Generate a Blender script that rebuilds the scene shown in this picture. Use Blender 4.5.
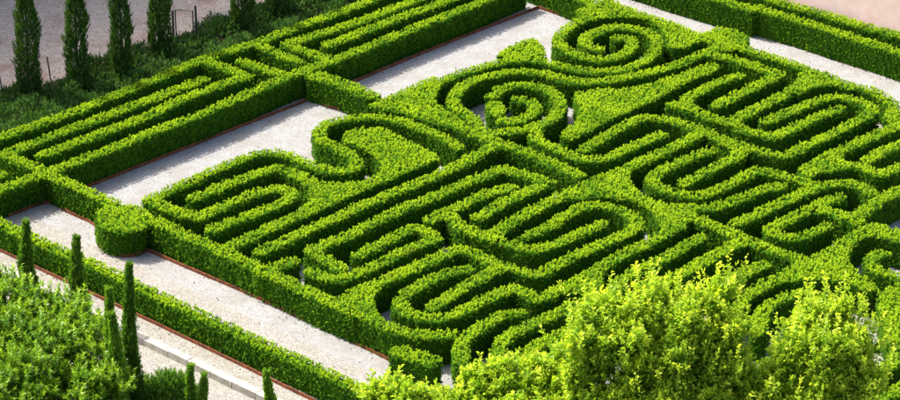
import bpy, math, random
import numpy as np
from mathutils import Vector

# ------------------------------------------------------------------ camera, sky, sun, exposure
scene = bpy.context.scene
for o in list(bpy.data.objects): bpy.data.objects.remove(o)
col = scene.collection
PITCH = math.atan(1276 / 2730.0)
cam_d = bpy.data.cameras.new('camera'); cam = bpy.data.objects.new('camera', cam_d); col.objects.link(cam)
cam.location = (0, -107.0, 50.0)
cam.rotation_euler = (math.pi / 2 - PITCH, 0, 0)
cam_d.sensor_fit = 'HORIZONTAL'; cam_d.angle = 2 * math.atan(450 / 2730.0)
cam_d.clip_start = 1; cam_d.clip_end = 3000
scene.camera = cam

SUN_EL = math.radians(46); SUN_AZ = (-0.82, 0.57)          # horizontal direction towards the sun
_n = math.hypot(*SUN_AZ); SUN_AZ = (SUN_AZ[0] / _n, SUN_AZ[1] / _n)
world = bpy.data.worlds.new('World'); scene.world = world; world.use_nodes = True
wn = world.node_tree.nodes; wl = world.node_tree.links
sky = wn.new('ShaderNodeTexSky'); sky.sky_type = 'NISHITA'; sky.sun_disc = False
sky.sun_elevation = SUN_EL; sky.sun_rotation = math.atan2(SUN_AZ[0], SUN_AZ[1])
sky.air_density = .8; sky.dust_density = 4.5; sky.ozone_density = .4
bg = wn['Background']; bg.inputs['Strength'].default_value = 0.15
wl.new(sky.outputs[0], bg.inputs['Color'])
sun_d = bpy.data.lights.new('sun', 'SUN'); sun = bpy.data.objects.new('sun', sun_d); col.objects.link(sun)
sun_d.energy = 4.0; sun_d.angle = math.radians(0.55); sun_d.color = (1.0, 0.95, 0.86)
sv = Vector((SUN_AZ[0] * math.cos(SUN_EL), SUN_AZ[1] * math.cos(SUN_EL), math.sin(SUN_EL)))
sun.rotation_euler = sv.to_track_quat('Z', 'Y').to_euler(); sun.location = sv * 80
vs = scene.view_settings; vs.view_transform = 'Standard'; vs.look = 'None'; vs.gamma = 1.0
vs.use_curve_mapping = False; vs.exposure = 1.45

# ------------------------------------------------------------------ helpers
R = np.random.default_rng(7)
A = np.array([0.682, 0.7314]); B = np.array([0.7314, -0.682])   # garden axes: away-right, down-right

def tag(o, label=None, cat=None, group=None, kind=None):
    if label: o['label'] = label
    if cat: o['category'] = cat
    if group: o['group'] = group
    if kind: o['kind'] = kind
    return o

def empty(name, loc):
    o = bpy.data.objects.new(name, None); o.location = loc; o.empty_display_size = .2; col.objects.link(o); return o

def link(name, me, mat, parent=None):
    o = bpy.data.objects.new(name, me); col.objects.link(o)
    if mat: me.materials.append(mat)
    if parent:
        o.parent = parent; o.location = -parent.location
    return o

def quads(name, V, Q, mat, parent=None, tint=None, smooth=False):
    me = bpy.data.meshes.new(name); V = np.asarray(V, np.float32); Q = np.asarray(Q, np.int32)
    me.vertices.add(len(V)); me.vertices.foreach_set('co', V.ravel())
    k = Q.shape[1]
    me.loops.add(Q.size); me.loops.foreach_set('vertex_index', Q.ravel())
    me.polygons.add(len(Q))
    me.polygons.foreach_set('loop_start', np.arange(0, Q.size, k, dtype=np.int32))
    me.polygons.foreach_set('loop_total', np.full(len(Q), k, np.int32))
    if smooth: me.polygons.foreach_set('use_smooth', np.ones(len(Q), bool))
    if tint is not None:
        at = me.attributes.new('tint', 'FLOAT', 'FACE'); at.data.foreach_set('value', np.asarray(tint, np.float32))
    me.update(calc_edges=True)
    return link(name, me, mat, parent)

def poly(name, V, F, mat, parent=None, smooth=False):
    me = bpy.data.meshes.new(name); me.from_pydata([tuple(v) for v in V], [], F); me.update()
    if smooth:
        me.polygons.foreach_set('use_smooth', [True] * len(F))
    return link(name, me, mat, parent)

def norm(v): return v / np.maximum(np.linalg.norm(v, axis=-1, keepdims=True), 1e-9)

KITE = (np.array([[0, 0, 0], [.5, .5, .10], [1, 0, 0], [.5, -.5, .10]]), np.array([[0, 1, 2, 3]]))
TRI = (np.array([[.08, .5, .05], [1, 0, 0], [.08, -.5, .05]]), np.array([[0, 1, 2]]))
_l = []
for a, s in ((0, 1.0), (.95, .8), (-.95, .8)):
    for x, y, z in ((.1, .27, .05), (1, 0, -.06), (.1, -.27, .05)):
        _l.append((s * (x * math.cos(a) - y * math.sin(a)), s * (x * math.sin(a) + y * math.cos(a)), z + abs(a) * .02))
LOBED = (np.array(_l), np.array([[0, 1, 2], [3, 4, 5], [6, 7, 8]]))
_l = []
NEEDLE = (np.array([[.1, .6, 0], [1, 0, 0], [.1, -.6, .03]]), np.array([[0, 1, 2]]))

def shoots(P, AX, Ln, n, ll, lw, sp0, sp1, tmpl=KITE, jitter=.35, base=0.1, tipboost=.35, stint=None, lr=.25):
    """leafy shoots: P roots, AX axes, n leaves each; sp0/sp1 = spread angle at root and tip"""
    N = len(P)
    if N == 0: return np.zeros((0, 3)), np.zeros((0, 3), int), np.zeros(0)
    Ln = np.broadcast_to(Ln, (N,))
    ref = np.where(np.abs(AX[:, 2:3]) < .9, [[0, 0, 1.]], [[1., 0, 0]])
    e1 = norm(np.cross(AX, ref)); e2 = np.cross(AX, e1)
    u = (base + (1 - base) * (np.arange(n)[None, :] + R.random((N, n))) / n)
    phi = 2.399 * np.arange(n)[None, :] + R.random((N, 1)) * 6.28 + R.normal(0, .4, (N, n))
    r = np.cos(phi)[..., None] * e1[:, None] + np.sin(phi)[..., None] * e2[:, None]
    sp = sp0 + (sp1 - sp0) * u + R.normal(0, .15, (N, n))
    d = norm(np.cos(sp)[..., None] * AX[:, None] + np.sin(sp)[..., None] * r + R.normal(0, jitter * .4, (N, n, 3)))
    s = norm(np.cross(d, AX[:, None]) + R.normal(0, jitter, (N, n, 3)))
    s = norm(s - (s * d).sum(-1, keepdims=True) * d)
    nm = np.cross(s, d)
    root = P[:, None] + AX[:, None] * (Ln[:, None] * u)[..., None]
    sc = R.uniform(.75, 1.25, (N, n))
    T, FQ = tmpl; K = len(T)
    V = (root[:, :, None] + d[:, :, None] * (T[:, 0] * ll)[None, None, :, None] * sc[..., None, None]
         + s[:, :, None] * (T[:, 1] * lw)[None, None, :, None] * sc[..., None, None]
         + nm[:, :, None] * (T[:, 2] * ll)[None, None, :, None])
    off = (np.arange(N * n) * K)[:, None, None]
    Q = (off + FQ[None]).reshape(-1, FQ.shape[1])
    if stint is None: stint = R.random(N)
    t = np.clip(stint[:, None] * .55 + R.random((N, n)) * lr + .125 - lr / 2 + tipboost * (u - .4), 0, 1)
    t = np.repeat(t.ravel(), len(FQ))
    return V.reshape(-1, 3), Q, t

def join(lst):
    V = []; Q = []; T = []; k = 0
    for v, q, t in lst:
        V.append(v); Q.append(q + k); T.append(t); k += len(v)
    return np.concatenate(V), np.concatenate(Q), np.concatenate(T)

def tube(pts, rad, seg=8):
    """tapered tube through pts as (V, Q)"""
    pts = np.asarray(pts, float); V = []; Q = []
    for i, p in enumerate(pts):
        t = norm(pts[min(i + 1, len(pts) - 1)] - pts[max(i - 1, 0)])
        ref = np.array([1., 0, 0]) if abs(t[2]) > .8 else np.array([0, 0, 1.])
        a = norm(np.cross(t, ref)); b = np.cross(t, a)
        for k in range(seg):
            an = 2 * math.pi * k / seg
            V.append(p + rad[i] * (math.cos(an) * a + math.sin(an) * b))
        if i:
            for k in range(seg):
                Q.append([(i - 1) * seg + k, (i - 1) * seg + (k + 1) % seg, i * seg + (k + 1) % seg, i * seg + k])
    return np.array(V), np.array(Q), np.zeros(len(Q))

def box_vf(c, ax, ay, hx, hy, z0, z1):
    """upright box: centre c (2d), axes ax, ay, half sizes"""
    c = np.array(c); V = []
    for z in (z0, z1):
        for sx, sy in ((-1, -1), (1, -1), (1, 1), (-1, 1)):
            p = c + sx * hx * ax + sy * hy * ay; V.append((p[0], p[1], z))
    return V, [(3, 2, 1, 0), (4, 5, 6, 7), (0, 1, 5, 4), (1, 2, 6, 5), (2, 3, 7, 6), (3, 0, 4, 7)]

# ------------------------------------------------------------------ materials
def mat(name):
    m = bpy.data.materials.new(name); m.use_nodes = True
    nt = m.node_tree; nt.nodes.clear()
    return m, nt.nodes, nt.links

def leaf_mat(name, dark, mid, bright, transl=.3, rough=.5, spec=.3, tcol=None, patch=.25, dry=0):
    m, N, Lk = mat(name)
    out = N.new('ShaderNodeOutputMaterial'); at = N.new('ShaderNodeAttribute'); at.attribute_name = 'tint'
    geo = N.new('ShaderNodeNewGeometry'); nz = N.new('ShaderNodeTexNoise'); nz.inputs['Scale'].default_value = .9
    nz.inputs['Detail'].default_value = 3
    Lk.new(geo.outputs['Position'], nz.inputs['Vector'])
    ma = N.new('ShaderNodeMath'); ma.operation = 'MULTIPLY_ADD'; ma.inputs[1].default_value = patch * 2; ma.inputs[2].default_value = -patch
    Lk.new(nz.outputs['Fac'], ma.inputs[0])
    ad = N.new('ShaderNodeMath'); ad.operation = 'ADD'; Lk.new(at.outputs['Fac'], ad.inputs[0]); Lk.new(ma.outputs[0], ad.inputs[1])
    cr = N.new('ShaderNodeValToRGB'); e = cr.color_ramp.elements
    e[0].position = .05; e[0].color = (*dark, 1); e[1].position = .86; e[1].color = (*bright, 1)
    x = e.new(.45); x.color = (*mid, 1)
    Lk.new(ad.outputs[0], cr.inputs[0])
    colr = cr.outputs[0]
    if dry:
        n3 = N.new('ShaderNodeTexNoise'); n3.inputs['Scale'].default_value = 1.1; n3.inputs['Detail'].default_value = 4
        Lk.new(geo.outputs['Position'], n3.inputs['Vector'])
        mr = N.new('ShaderNodeMapRange'); mr.inputs[1].default_value = .68; mr.inputs[2].default_value = .78; mr.inputs[4].default_value = dry
        Lk.new(n3.outputs['Fac'], mr.inputs[0])
        dm = N.new('ShaderNodeMix'); dm.data_type = 'RGBA'; dm.inputs[7].default_value = (.20, .13, .03, 1)
        Lk.new(mr.outputs[0], dm.inputs[0]); Lk.new(colr, dm.inputs[6]); colr = dm.outputs[2]
    p = N.new('ShaderNodeBsdfPrincipled'); p.inputs['Roughness'].default_value = rough
    p.inputs['Specular IOR Level'].default_value = spec
    Lk.new(colr, p.inputs['Base Color'])
    t = N.new('ShaderNodeBsdfTranslucent')
    hm = N.new('ShaderNodeMix'); hm.data_type = 'RGBA'; hm.blend_type = 'MULTIPLY'; hm.inputs[0].default_value = 1
    hm.inputs[7].default_value = (*(tcol or (1.12, 1.15, .5)), 1)
    Lk.new(colr, hm.inputs[6]); Lk.new(hm.outputs[2], t.inputs['Color'])
    mx = N.new('ShaderNodeMixShader'); mx.inputs[0].default_value = transl
    Lk.new(p.outputs[0], mx.inputs[1]); Lk.new(t.outputs[0], mx.inputs[2]); Lk.new(mx.outputs[0], out.inputs['Surface'])
    return m

def noise_mat(name, c0, c1, scale, rough=.85, c2=None, scale2=.6, amt2=.5, bump=.0, vor=0, spec=.2, thr=(.45, .62)):
    """two-tone fine grain, optional large stains of a third colour"""
    m, N, Lk = mat(name)
    out = N.new('ShaderNodeOutputMaterial'); p = N.new('ShaderNodeBsdfPrincipled')
    p.inputs['Roughness'].default_value = rough; p.inputs['Specular IOR Level'].default_value = spec
    geo = N.new('ShaderNodeNewGeometry')
    if vor:
        tx = N.new('ShaderNodeTexVoronoi'); tx.inputs['Scale'].default_value = scale; h = tx.outputs['Distance']
        sep = N.new('ShaderNodeSeparateColor'); Lk.new(tx.outputs['Color'], sep.inputs[0]); f = sep.outputs[0]
    else:
        tx = N.new('ShaderNodeTexNoise'); tx.inputs['Scale'].default_value = scale; tx.inputs['Detail'].default_value = 6
        f = h = tx.outputs['Fac']
    Lk.new(geo.outputs['Position'], tx.inputs['Vector'])
    cr = N.new('ShaderNodeValToRGB'); e = cr.color_ramp.elements
    e[0].position = .15 if vor else .3; e[1].position = .9 if vor else .7
    e[0].color = (*c0, 1); e[1].color = (*c1, 1)
    Lk.new(f, cr.inputs[0]); c = cr.outputs[0]
    if c2:
        n2 = N.new('ShaderNodeTexNoise'); n2.inputs['Scale'].default_value = scale2; n2.inputs['Detail'].default_value = 7
        n2.inputs['Roughness'].default_value = .65
        Lk.new(geo.outputs['Position'], n2.inputs['Vector'])
        mr = N.new('ShaderNodeMapRange'); mr.inputs[1].default_value = thr[0]; mr.inputs[2].default_value = thr[1]; mr.inputs[4].default_value = amt2
        Lk.new(n2.outputs['Fac'], mr.inputs[0])
        mx = N.new('ShaderNodeMix'); mx.data_type = 'RGBA'; mx.inputs[7].default_value = (*c2, 1)
        Lk.new(mr.outputs[0], mx.inputs[0]); Lk.new(c, mx.inputs[6]); c = mx.outputs[2]
    Lk.new(c, p.inputs['Base Color'])
    if bump:
        b = N.new('ShaderNodeBump'); b.inputs['Strength'].default_value = bump; b.inputs['Distance'].default_value = .03
        Lk.new(h, b.inputs['Height']); Lk.new(b.outputs[0], p.inputs['Normal'])
    Lk.new(p.outputs[0], out.inputs['Surface'])
    return m

M = dict(
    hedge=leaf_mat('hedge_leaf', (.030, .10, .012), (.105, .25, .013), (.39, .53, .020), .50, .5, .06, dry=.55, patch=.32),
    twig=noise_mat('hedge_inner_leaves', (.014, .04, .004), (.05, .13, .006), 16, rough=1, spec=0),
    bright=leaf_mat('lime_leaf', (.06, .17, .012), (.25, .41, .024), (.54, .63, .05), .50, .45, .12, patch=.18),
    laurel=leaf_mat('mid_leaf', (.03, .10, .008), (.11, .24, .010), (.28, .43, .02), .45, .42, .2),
    cypress=leaf_mat('cypress_leaf', (.018, .052, .010), (.048, .115, .016), (.11, .21, .024), .22, .6, .15),
    juniper=leaf_mat('juniper_leaf', (.016, .05, .012), (.052, .13, .024), (.125, .24, .037), .22, .6, .1),
    midcypress=leaf_mat('fresh_cypress_leaf', (.035, .10, .012), (.09, .21, .02), (.20, .36, .03), .32, .6, .15),
    young=leaf_mat('young_cypress_leaf', (.05, .14, .016), (.14, .29, .025), (.26, .44, .035), .34, .6, .15),
    bark=noise_mat('bark', (.05, .038, .028), (.13, .10, .075), 9, bump=.5),
    gravel=noise_mat('pale_gravel', (.165, .164, .161), (.288, .286, .282), 26, c2=(.18, .168, .146), scale2=.7, amt2=.6, bump=.5, vor=1),
    yard=noise_mat('grey_brown_gravel', (.36, .285, .21), (.64, .53, .425), 16, c2=(.33, .18, .11), scale2=.42, amt2=.75, bump=.6, vor=1, thr=(.50, .66)),
    lower=noise_mat('beige_gravel', (.15, .14, .125), (.29, .275, .25), 20, c2=(.17, .155, .11), scale2=.8, amt2=.4, bump=.5, vor=1),
    soil=noise_mat('soil', (.035, .025, .018), (.09, .065, .045), 9, bump=.7),
    field=noise_mat('rough_ground', (.06, .07, .03), (.16, .15, .09), 3),
    rust=noise_mat('rusty_steel', (.13, .035, .014), (.26, .085, .032), 7, rough=.75, c2=(.07, .03, .02), scale2=3, amt2=.7),
    stone=noise_mat('pale_stone', (.28, .26, .22), (.40, .38, .33), 6, c2=(.20, .175, .14), scale2=2.2, amt2=.5, bump=.3),
    pink=noise_mat('pink_plaster', (.78, .52, .45), (.84, .62, .55), 2.2, c2=(.68, .52, .46), scale2=.7, amt2=.45, bump=.15),
    tile=noise_mat('roof_tile', (.20, .08, .045), (.36, .16, .09), 4, bump=.4),
    shutter=noise_mat('green_shutter', (.02, .06, .035), (.03, .08, .05), 3),
    glass=noise_mat('dark_glass', (.02, .025, .03), (.03, .035, .04), 1, rough=.15, spec=.6),
    litter=leaf_mat('dry_leaf', (.05, .06, .012), (.12, .11, .03), (.22, .15, .05), .2, .6, .1),
    metal=noise_mat('dark_metal', (.018, .022, .022), (.04, .045, .045), 12, rough=.5, spec=.5),
)

# ------------------------------------------------------------------ ground
def sheet(name, corners, z, m, sub=1):
    o = poly(name, [(x, y, z) for x, y in corners], [tuple(range(len(corners)))], m)
    return tag(o, kind='structure')

K0 = np.array([-12.30, -12.66])                       # a point on the pale stone kerb
W0 = np.array([-19.97, 3.94])                         # a point on the back hedge of the side strip
def AB(o, a, b): p = o + a * A + b * B; return (float(p[0]), float(p[1]))
sheet('ground', [(-900, -900), (900, -900), (900, 900), (-900, 900)], -.35, M['field'])
Vt = []
for z in (-.34, 0.0):
    for a, b in ((.36, -90), (.36, 90), (110, 90), (110, -90)): Vt.append((*AB(K0, a, b), z))
tag(poly('garden_terrace', Vt, [(4, 5, 6, 7), (0, 1, 5, 4), (1, 2, 6, 5), (2, 3, 7, 6), (3, 0, 4, 7)], M['gravel']), kind='structure')
sheet('beige_path', [AB(K0, .37, -60), AB(K0, .37, 60), AB(K0, 4.2, 60), AB(K0, 4.2, -60)][::1], .004, M['lower'])
sheet('lower_path', [AB(K0, -14, -60), AB(K0, -14, 60), AB(K0, -.01, 60), AB(K0, -.01, -60)], -.2, M['lower'])
sheet('tree_bed', [AB(K0, -14, -60), AB(K0, -14, 60), AB(K0, -2.9, 60), AB(K0, -2.9, -60)], -.194, M['soil'])
sheet('planting_bed', [AB(W0, -12, -5.6), AB(W0, 60, -5.6), AB(W0, 60, -.62), AB(W0, -12, -.62)], .006, M['soil'])
sheet('gravel_yard', [AB(W0, -12, -60), AB(W0, 70, -60), AB(W0, 70, -5.61), AB(W0, -12, -5.61)], .005, M['yard'])

# the pale stone kerb: one block after the other
kerb = tag(empty('stone_kerb', (*AB(K0, .17, 0), 0)), kind='structure')
b = -14.0; rk = random.Random(3)
while b < 16:
    ln = rk.uniform(1.0, 1.5); dz = rk.uniform(-.015, .015)
    V, F = box_vf(AB(K0, .17 + rk.uniform(-.006, .006), b + ln / 2), A, B, .178, ln / 2 - .014, -.22, .075 + dz)
    poly('stone', V, F, M['stone'], kerb); b += ln

# pink wall
pw = np.array([17.35, 19.70]) + .95 * A
V, F = box_vf(pw + .2 * A - 6 * B, A, B, .2, 26, 0, 5.2)
wall = tag(poly('garden_wall', V, F, M['pink']), 'tall pink plastered wall behind the boundary hedges', 'wall')

# long building beyond the yard: unseen, added to shade it and the cypress bed
bc = np.array(AB(W0, 22, -24.0)); bl_ = 40.0
house = tag(empty('shade_building', (*bc, 0)), 'unseen plastered building with green shutters, added to shade the gravel yard', 'building')
V, F = box_vf(bc, A, B, bl_, 5.6, 0, 16.0); poly('wall', V, F, M['pink'], house)
rv = []
for sa in (-1, 1):
    for sb, z in ((-6.1, 16.02), (0, 18.0), (6.1, 16.02)): rv.append((*(bc + sa * (bl_ + .4) * A + sb * B), z))
poly('roof', rv, [(0, 1, 4, 3), (1, 2, 5, 4), (0, 3, 5, 2), (0, 2, 1), (3, 4, 5)], M['tile'], house)
for fl in range(4):
    for k in range(9):
        p = bc + (-35.2 + 8.8 * k) * A + 5.62 * B
        V, F = box_vf(p, A, B, .55, .03, 1.6 + fl * 3.9, 3.6 + fl * 3.9); w_ = poly('window', V, F, M['glass'], house)
        for sx in (-.86, .86):
            V, F = box_vf(p + sx * A + .03 * B, A, B, .29, .03, 1.55 + fl * 3.9, 3.65 + fl * 3.9)
            sh = poly('shutter', V, F, M['shutter'], w_); sh.location = (0, 0, 0)

HEDGES = [
  ('box_hedge', 'hedge', 'hedge rows of the long side strip', 'long straight hedge at the foot of the dark shrubs and cypresses', 1.28, [
     ('L', 0, 0.70, [(-21.48,2.31),(-19.97,3.94),(-17.0,6.87),(-13.96,10.42),(-11.85,13.01),(-9.38,15.19),(-7.93,16.76),(-6.53,18.23),(-5.44,19.32),(-4.0,20.98),(-2.03,23.26)]),
  ]),
  ('box_hedge', 'hedge', 'hedge rows of the long side strip', 'hedge row with a blunt free end, bending back to the gravel-path hedge', 1.28, [
     ('L', 0, 0.70, [(-11.51,10.66),(-13.74,8.27),(-16.78,5.06),(-19.56,2.09),(-17.38,0.19)]),
  ]),
  ('box_hedge', 'hedge', 'hedge rows of the long side strip', 'hedge row folding back in a sharp V near the metal gate', 1.28, [
     ('L', 0, 0.70, [(-17.81,2.09),(-15.58,4.39),(-13.56,6.42),(-12.29,8.39),(-10.45,10.18),(-9.48,11.03),(-10.6,12.14),(-11.8,13.01)]),
  ]),
  ('box_hedge', 'hedge', 'hedge rows of the long side strip', 'tall straight hedge edged with dark steel along the inner gravel path', 1.30, [
     ('L', 0, 0.70, [(-20.58,-3.2),(-19.14,-1.6),(-17.37,0.15),(-15.33,2.26),(-13.36,4.45),(-11.3,6.48),(-9.76,8.34),(-7.61,10.98),(-5.68,12.84),(-4.21,14.36),(-2.43,16.44),(0.0,18.99),(1.75,20.93),(3.55,23.06)]),
  ]),
  ('box_hedge', 'hedge', 'hedge rows of the long side strip', 'short hedge spur leaning out from the long inner-path hedge toward the gate', 1.28, [
     ('L', 0, 0.70, [(-9.85,12.89),(-7.66,11.03)]),
  ]),
  ('box_hedge', 'hedge', 'hedge rows of the long side strip', 'short hedge spur reaching from the shrub-side hedge into the side strip', 1.28, [
     ('L', 0, 0.70, [(-9.28,15.06),(-7.14,12.76)]),
  ]),
  ('box_hedge', 'hedge', 'hedge rows of the long side strip', 'angled hedge row splitting into two arms in the side strip', 1.28, [
     ('L', 0, 0.70, [(0.51,23.41),(-1.75,20.98),(-3.36,19.18),(-4.89,17.69),(-6.45,16.36),(-7.88,15.06),(-7.07,14.28),(-5.44,12.89)]),
  ]),
  ('box_hedge', 'hedge', 'hedge rows of the long side strip', 'straight hedge row with rounded free end between two rows of the side strip', 1.28, [
     ('L', 0, 0.70, [(-5.91,14.93),(-4.51,16.36),(-2.46,18.64),(-0.5,20.56),(1.52,22.69)]),
  ]),
  ('box_hedge', 'hedge', 'hedge rows of the long side strip', 'short thick hedge closing the gravel path between side strip and maze', 1.28, [
     ('L', 0, 0.95, [(-6.31,11.15),(-4.87,10.06),(-3.63,8.74)]),
  ]),
  ('box_hedge', 'hedge', 'hedge rows of the long side strip', 'stub of hedge cut off by the side strip corner beside the left gravel path', 1.28, [
     ('L', 0, 0.70, [(-20.47,-1.25),(-19.38,-0.02)]),
  ]),
  ('box_hedge', 'hedge', 'clipped hedges of the maze', 'long hedge edged with rust-red steel between maze and white gravel path', 1.28, [
     ('L', 0, 0.70, [(-17.37,0.09),(-15.42,-1.76),(-14.47,-2.66),(-13.39,-3.65),(-12.48,-4.43),(-10.8,-6.06),(-9.12,-7.64),(-7.52,-9.19),(-5.92,-10.78),(-4.89,-11.82),(-3.6,-13.01)]),
     ('L', 1, 0.66, [(-3.88,-12.76),(-2.89,-13.6),(-2.11,-14.34),(-0.95,-14.75),(0.08,-14.67)]),
  ]),
  ('clipped_bush', 'bush', 'clipped hedges of the maze', 'rounded hedge bastion bulging onto the gravel path', 1.22, [
     ('P', 0, 0.00, [(-14.84,-4.21),(-14.72,-3.43),(-14.16,-2.83),(-13.03,-3.13),(-12.49,-3.92),(-12.51,-4.98),(-12.95,-5.56),(-13.8,-5.65),(-14.47,-5.17)]),
  ]),
  ('box_hedge', 'hedge', 'clipped hedges of the maze', 'lower hedge between the two gravel paths above the pale stone kerb', 1.15, [
     ('L', 0, 0.70, [(-20.64,-2.88),(-18.69,-4.64),(-16.34,-6.73),(-14.06,-8.75),(-11.84,-10.88),(-9.71,-12.85),(-7.64,-14.75),(-5.64,-16.6),(-3.89,-18.23),(-1.82,-20.11)]),
  ]),
  ('clipped_bush', 'bush', 'clipped hedges of the maze', 'square hedge block at the gap where the gravel path turns', 1.25, [
     ('L', 0, 0.86, [(-1.89,-16.07),(-0.71,-16.78)]),
  ]),
  ('box_hedge', 'hedge', 'clipped hedges of the maze', 'hedge across the head of the inner gravel path', 1.28, [
     ('L', 0, 0.70, [(2.94,25.76),(4.92,23.12),(7.08,20.56)]),
  ]),
  ('box_hedge', 'hedge', 'hedges before the pink wall', 'tall boundary hedge edged with rusty steel along the outer gravel path', 1.40, [
     ('L', 0, 0.74, [(15.21,19.56),(17.15,17.92),(18.75,16.32),(20.38,14.76),(21.42,13.73),(23.06,12.09)]),
  ]),
  ('box_hedge', 'hedge', 'hedges before the pink wall', 'boundary hedge stepping slightly forward, joined end to end with the one facing the outer path', 1.43, [
     ('L', 0, 0.76, [(5.76,28.08),(8.74,25.2),(11.61,22.43),(13.94,20.31),(14.99,19.34)]),
  ]),
  ('box_hedge', 'hedge', 'hedges before the pink wall', 'back hedge at the foot of the pink wall', 1.40, [
     ('L', 0, 0.80, [(9.86,26.63),(12.75,23.96),(16.22,20.67),(17.35,19.7),(18.78,18.46),(20.09,17.25),(21.75,15.93),(23.43,14.37)]),
  ]),
  ('box_hedge', 'hedge', 'clipped hedges of the maze', 'hedge winding from the path corner into a large S curl', 1.28, [
     ('L', 0, 0.70, [(-10.41,-4.24),(-11.06,-3.95),(-11.82,-3.46),(-12.71,-2.56),(-11.52,-1.15),(-10.55,-0.02)]),
     ('L', 1, 0.66, [(-11.13,-0.74),(-10.55,-0.02),(-9.56,1.13),(-8.53,2.09),(-7.63,2.31),(-6.9,1.88),(-6.26,1.13),(-5.4,0.5),(-4.71,0.35),(-4.2,0.61),(-4.04,1.13),(-4.28,1.88),(-4.74,2.52),(-5.2,3.07),(-5.67,3.72),(-5.84,4.5),(-5.56,5.39),(-4.73,6.02),(-3.61,6.24),(-2.52,5.96),(-1.61,5.28),(-0.8,4.5),(-0.09,3.61),(0.4,2.85)]),
  ]),
  ('box_hedge', 'hedge', 'clipped hedges of the maze', 'broad flat-topped hedge mass nestling inside the S curl with two arms', 1.28, [
     ('P', 0, 0.00, [(-4.82,3.61),(-4.63,4.5),(-3.71,5.06),(-2.81,4.72),(-1.68,3.39),(-0.57,1.99),(-0.61,1.45),(-2.15,-0.12),(-3.53,-1.56),(-4.88,-3.06),(-6.23,-4.53),(-6.52,-3.75),(-6.02,-2.96),(-5.97,-2.16),(-6.18,-1.25),(-6.65,-0.54),(-7.06,-0.02),(-6.71,0.71),(-6.02,-0.12),(-5.35,-0.74),(-4.28,-0.84),(-3.43,-0.43),(-3.03,0.61),(-3.27,1.77),(-3.96,2.74),(-4.64,3.28)]),
     ('L', 1, 0.66, [(-10.86,-2.46),(-10.04,-1.56),(-9.13,-0.64),(-8.4,-0.02),(-7.57,0.61),(-6.91,0.29),(-6.44,-0.33)]),
     ('L', 0, 0.70, [(-6.14,-3.95),(-7.04,-4.92),(-8.01,-5.97),(-9.03,-7.18)]),
  ]),
  ('box_hedge', 'hedge', 'clipped hedges of the maze', 'narrow hairpin hedge in the corner of the maze by the bastion path', 1.28, [
     ('L', 0, 0.70, [(-10.41,-4.24),(-9.57,-3.26),(-8.59,-2.26)]),
     ('L', 1, 0.66, [(-9.06,-2.76),(-8.59,-2.26),(-7.91,-1.66),(-7.32,-1.46),(-6.8,-1.76),(-6.72,-2.36),(-7.35,-3.16),(-8.14,-3.95),(-8.93,-4.63),(-9.82,-5.49)]),
  ]),
  ('box_hedge', 'hedge', 'clipped hedges of the maze', 'long straight hedge running from the S curl spine down to a blunt end', 1.28, [
     ('L', 0, 0.70, [(-7.71,-7.55),(-6.82,-6.62),(-5.82,-5.49),(-4.78,-4.43),(-3.78,-3.26),(-2.42,-1.86),(-0.99,-0.54),(0.43,1.03),(1.98,3.07)]),
  ]),
  ('box_hedge', 'hedge', 'clipped hedges of the maze', 'small hedge stub growing inward from the path-side hedge', 1.28, [
     ('L', 0, 0.70, [(-7.51,-9.37),(-6.36,-8.38)]),
  ]),
  ('box_hedge', 'hedge', 'clipped hedges of the maze', 'hedge with a hooked tail at one end and a folded V at the other', 1.28, [
     ('L', 0, 0.70, [(-4.36,-9.1),(-5.04,-8.19),(-5.68,-7.46),(-4.11,-5.97),(-2.71,-4.24),(-1.68,-3.16),(-0.25,-1.86),(0.81,-0.74),(2.25,0.61),(3.02,0.09),(4.24,-0.84),(3.4,-1.66),(2.32,-2.76),(1.17,-4.34)]),
  ]),
  ('box_hedge', 'hedge', 'clipped hedges of the maze', 'straight hedge with a slanting branch, between the folded V arms', 1.28, [
     ('L', 0, 0.70, [(-0.79,-4.53),(0.0,-3.65),(0.8,-2.76),(1.48,-2.06),(2.56,-1.35)]),
     ('L', 0, 0.70, [(-0.13,-3.95),(0.54,-5.3),(1.11,-5.87),(1.92,-6.44)]),
     ('L', 1, 0.66, [(1.92,-6.44),(2.57,-6.9),(3.25,-7.37),(3.95,-7.09),(4.87,-6.34),(6.26,-4.92)]),
  ]),
  ('box_hedge', 'hedge', 'clipped hedges of the maze', 'leaf-shaped hairpin hedge with a rounded free end above the stone path corner', 1.28, [
     ('L', 1, 0.66, [(-3.72,-7.83),(-3.05,-7.09),(-2.26,-6.15),(-1.65,-5.4),(-1.24,-5.4),(-0.61,-6.25),(-1.02,-6.72),(-1.83,-7.46),(-2.62,-8.38),(-3.52,-9.37),(-4.18,-9.9),(-4.77,-9.99),(-5.55,-9.46)]),
  ]),
  ('box_hedge', 'hedge', 'clipped hedges of the maze', 'straight hedge widening into a flat patch beside the path-side hedge', 1.28, [
     ('P', 0, 0.00, [(-4.89,-11.91),(-4.31,-11.56),(-3.55,-11.04),(-2.93,-10.52),(-2.72,-10.78),(-2.94,-11.56),(-2.88,-12.59),(-2.55,-13.43),(-2.07,-14.26),(-2.69,-13.85),(-3.68,-13.01)]),
     ('L', 0, 0.70, [(-3.74,-11.22),(-2.97,-10.52),(-2.27,-9.81),(-1.24,-8.83),(-0.24,-7.83),(0.24,-7.37),(0.69,-7.46)]),
  ]),
  ('box_hedge', 'hedge', 'clipped hedges of the maze', 'hedge curling in a deep C and climbing to a flat patch behind the bright tree', 1.28, [
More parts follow.
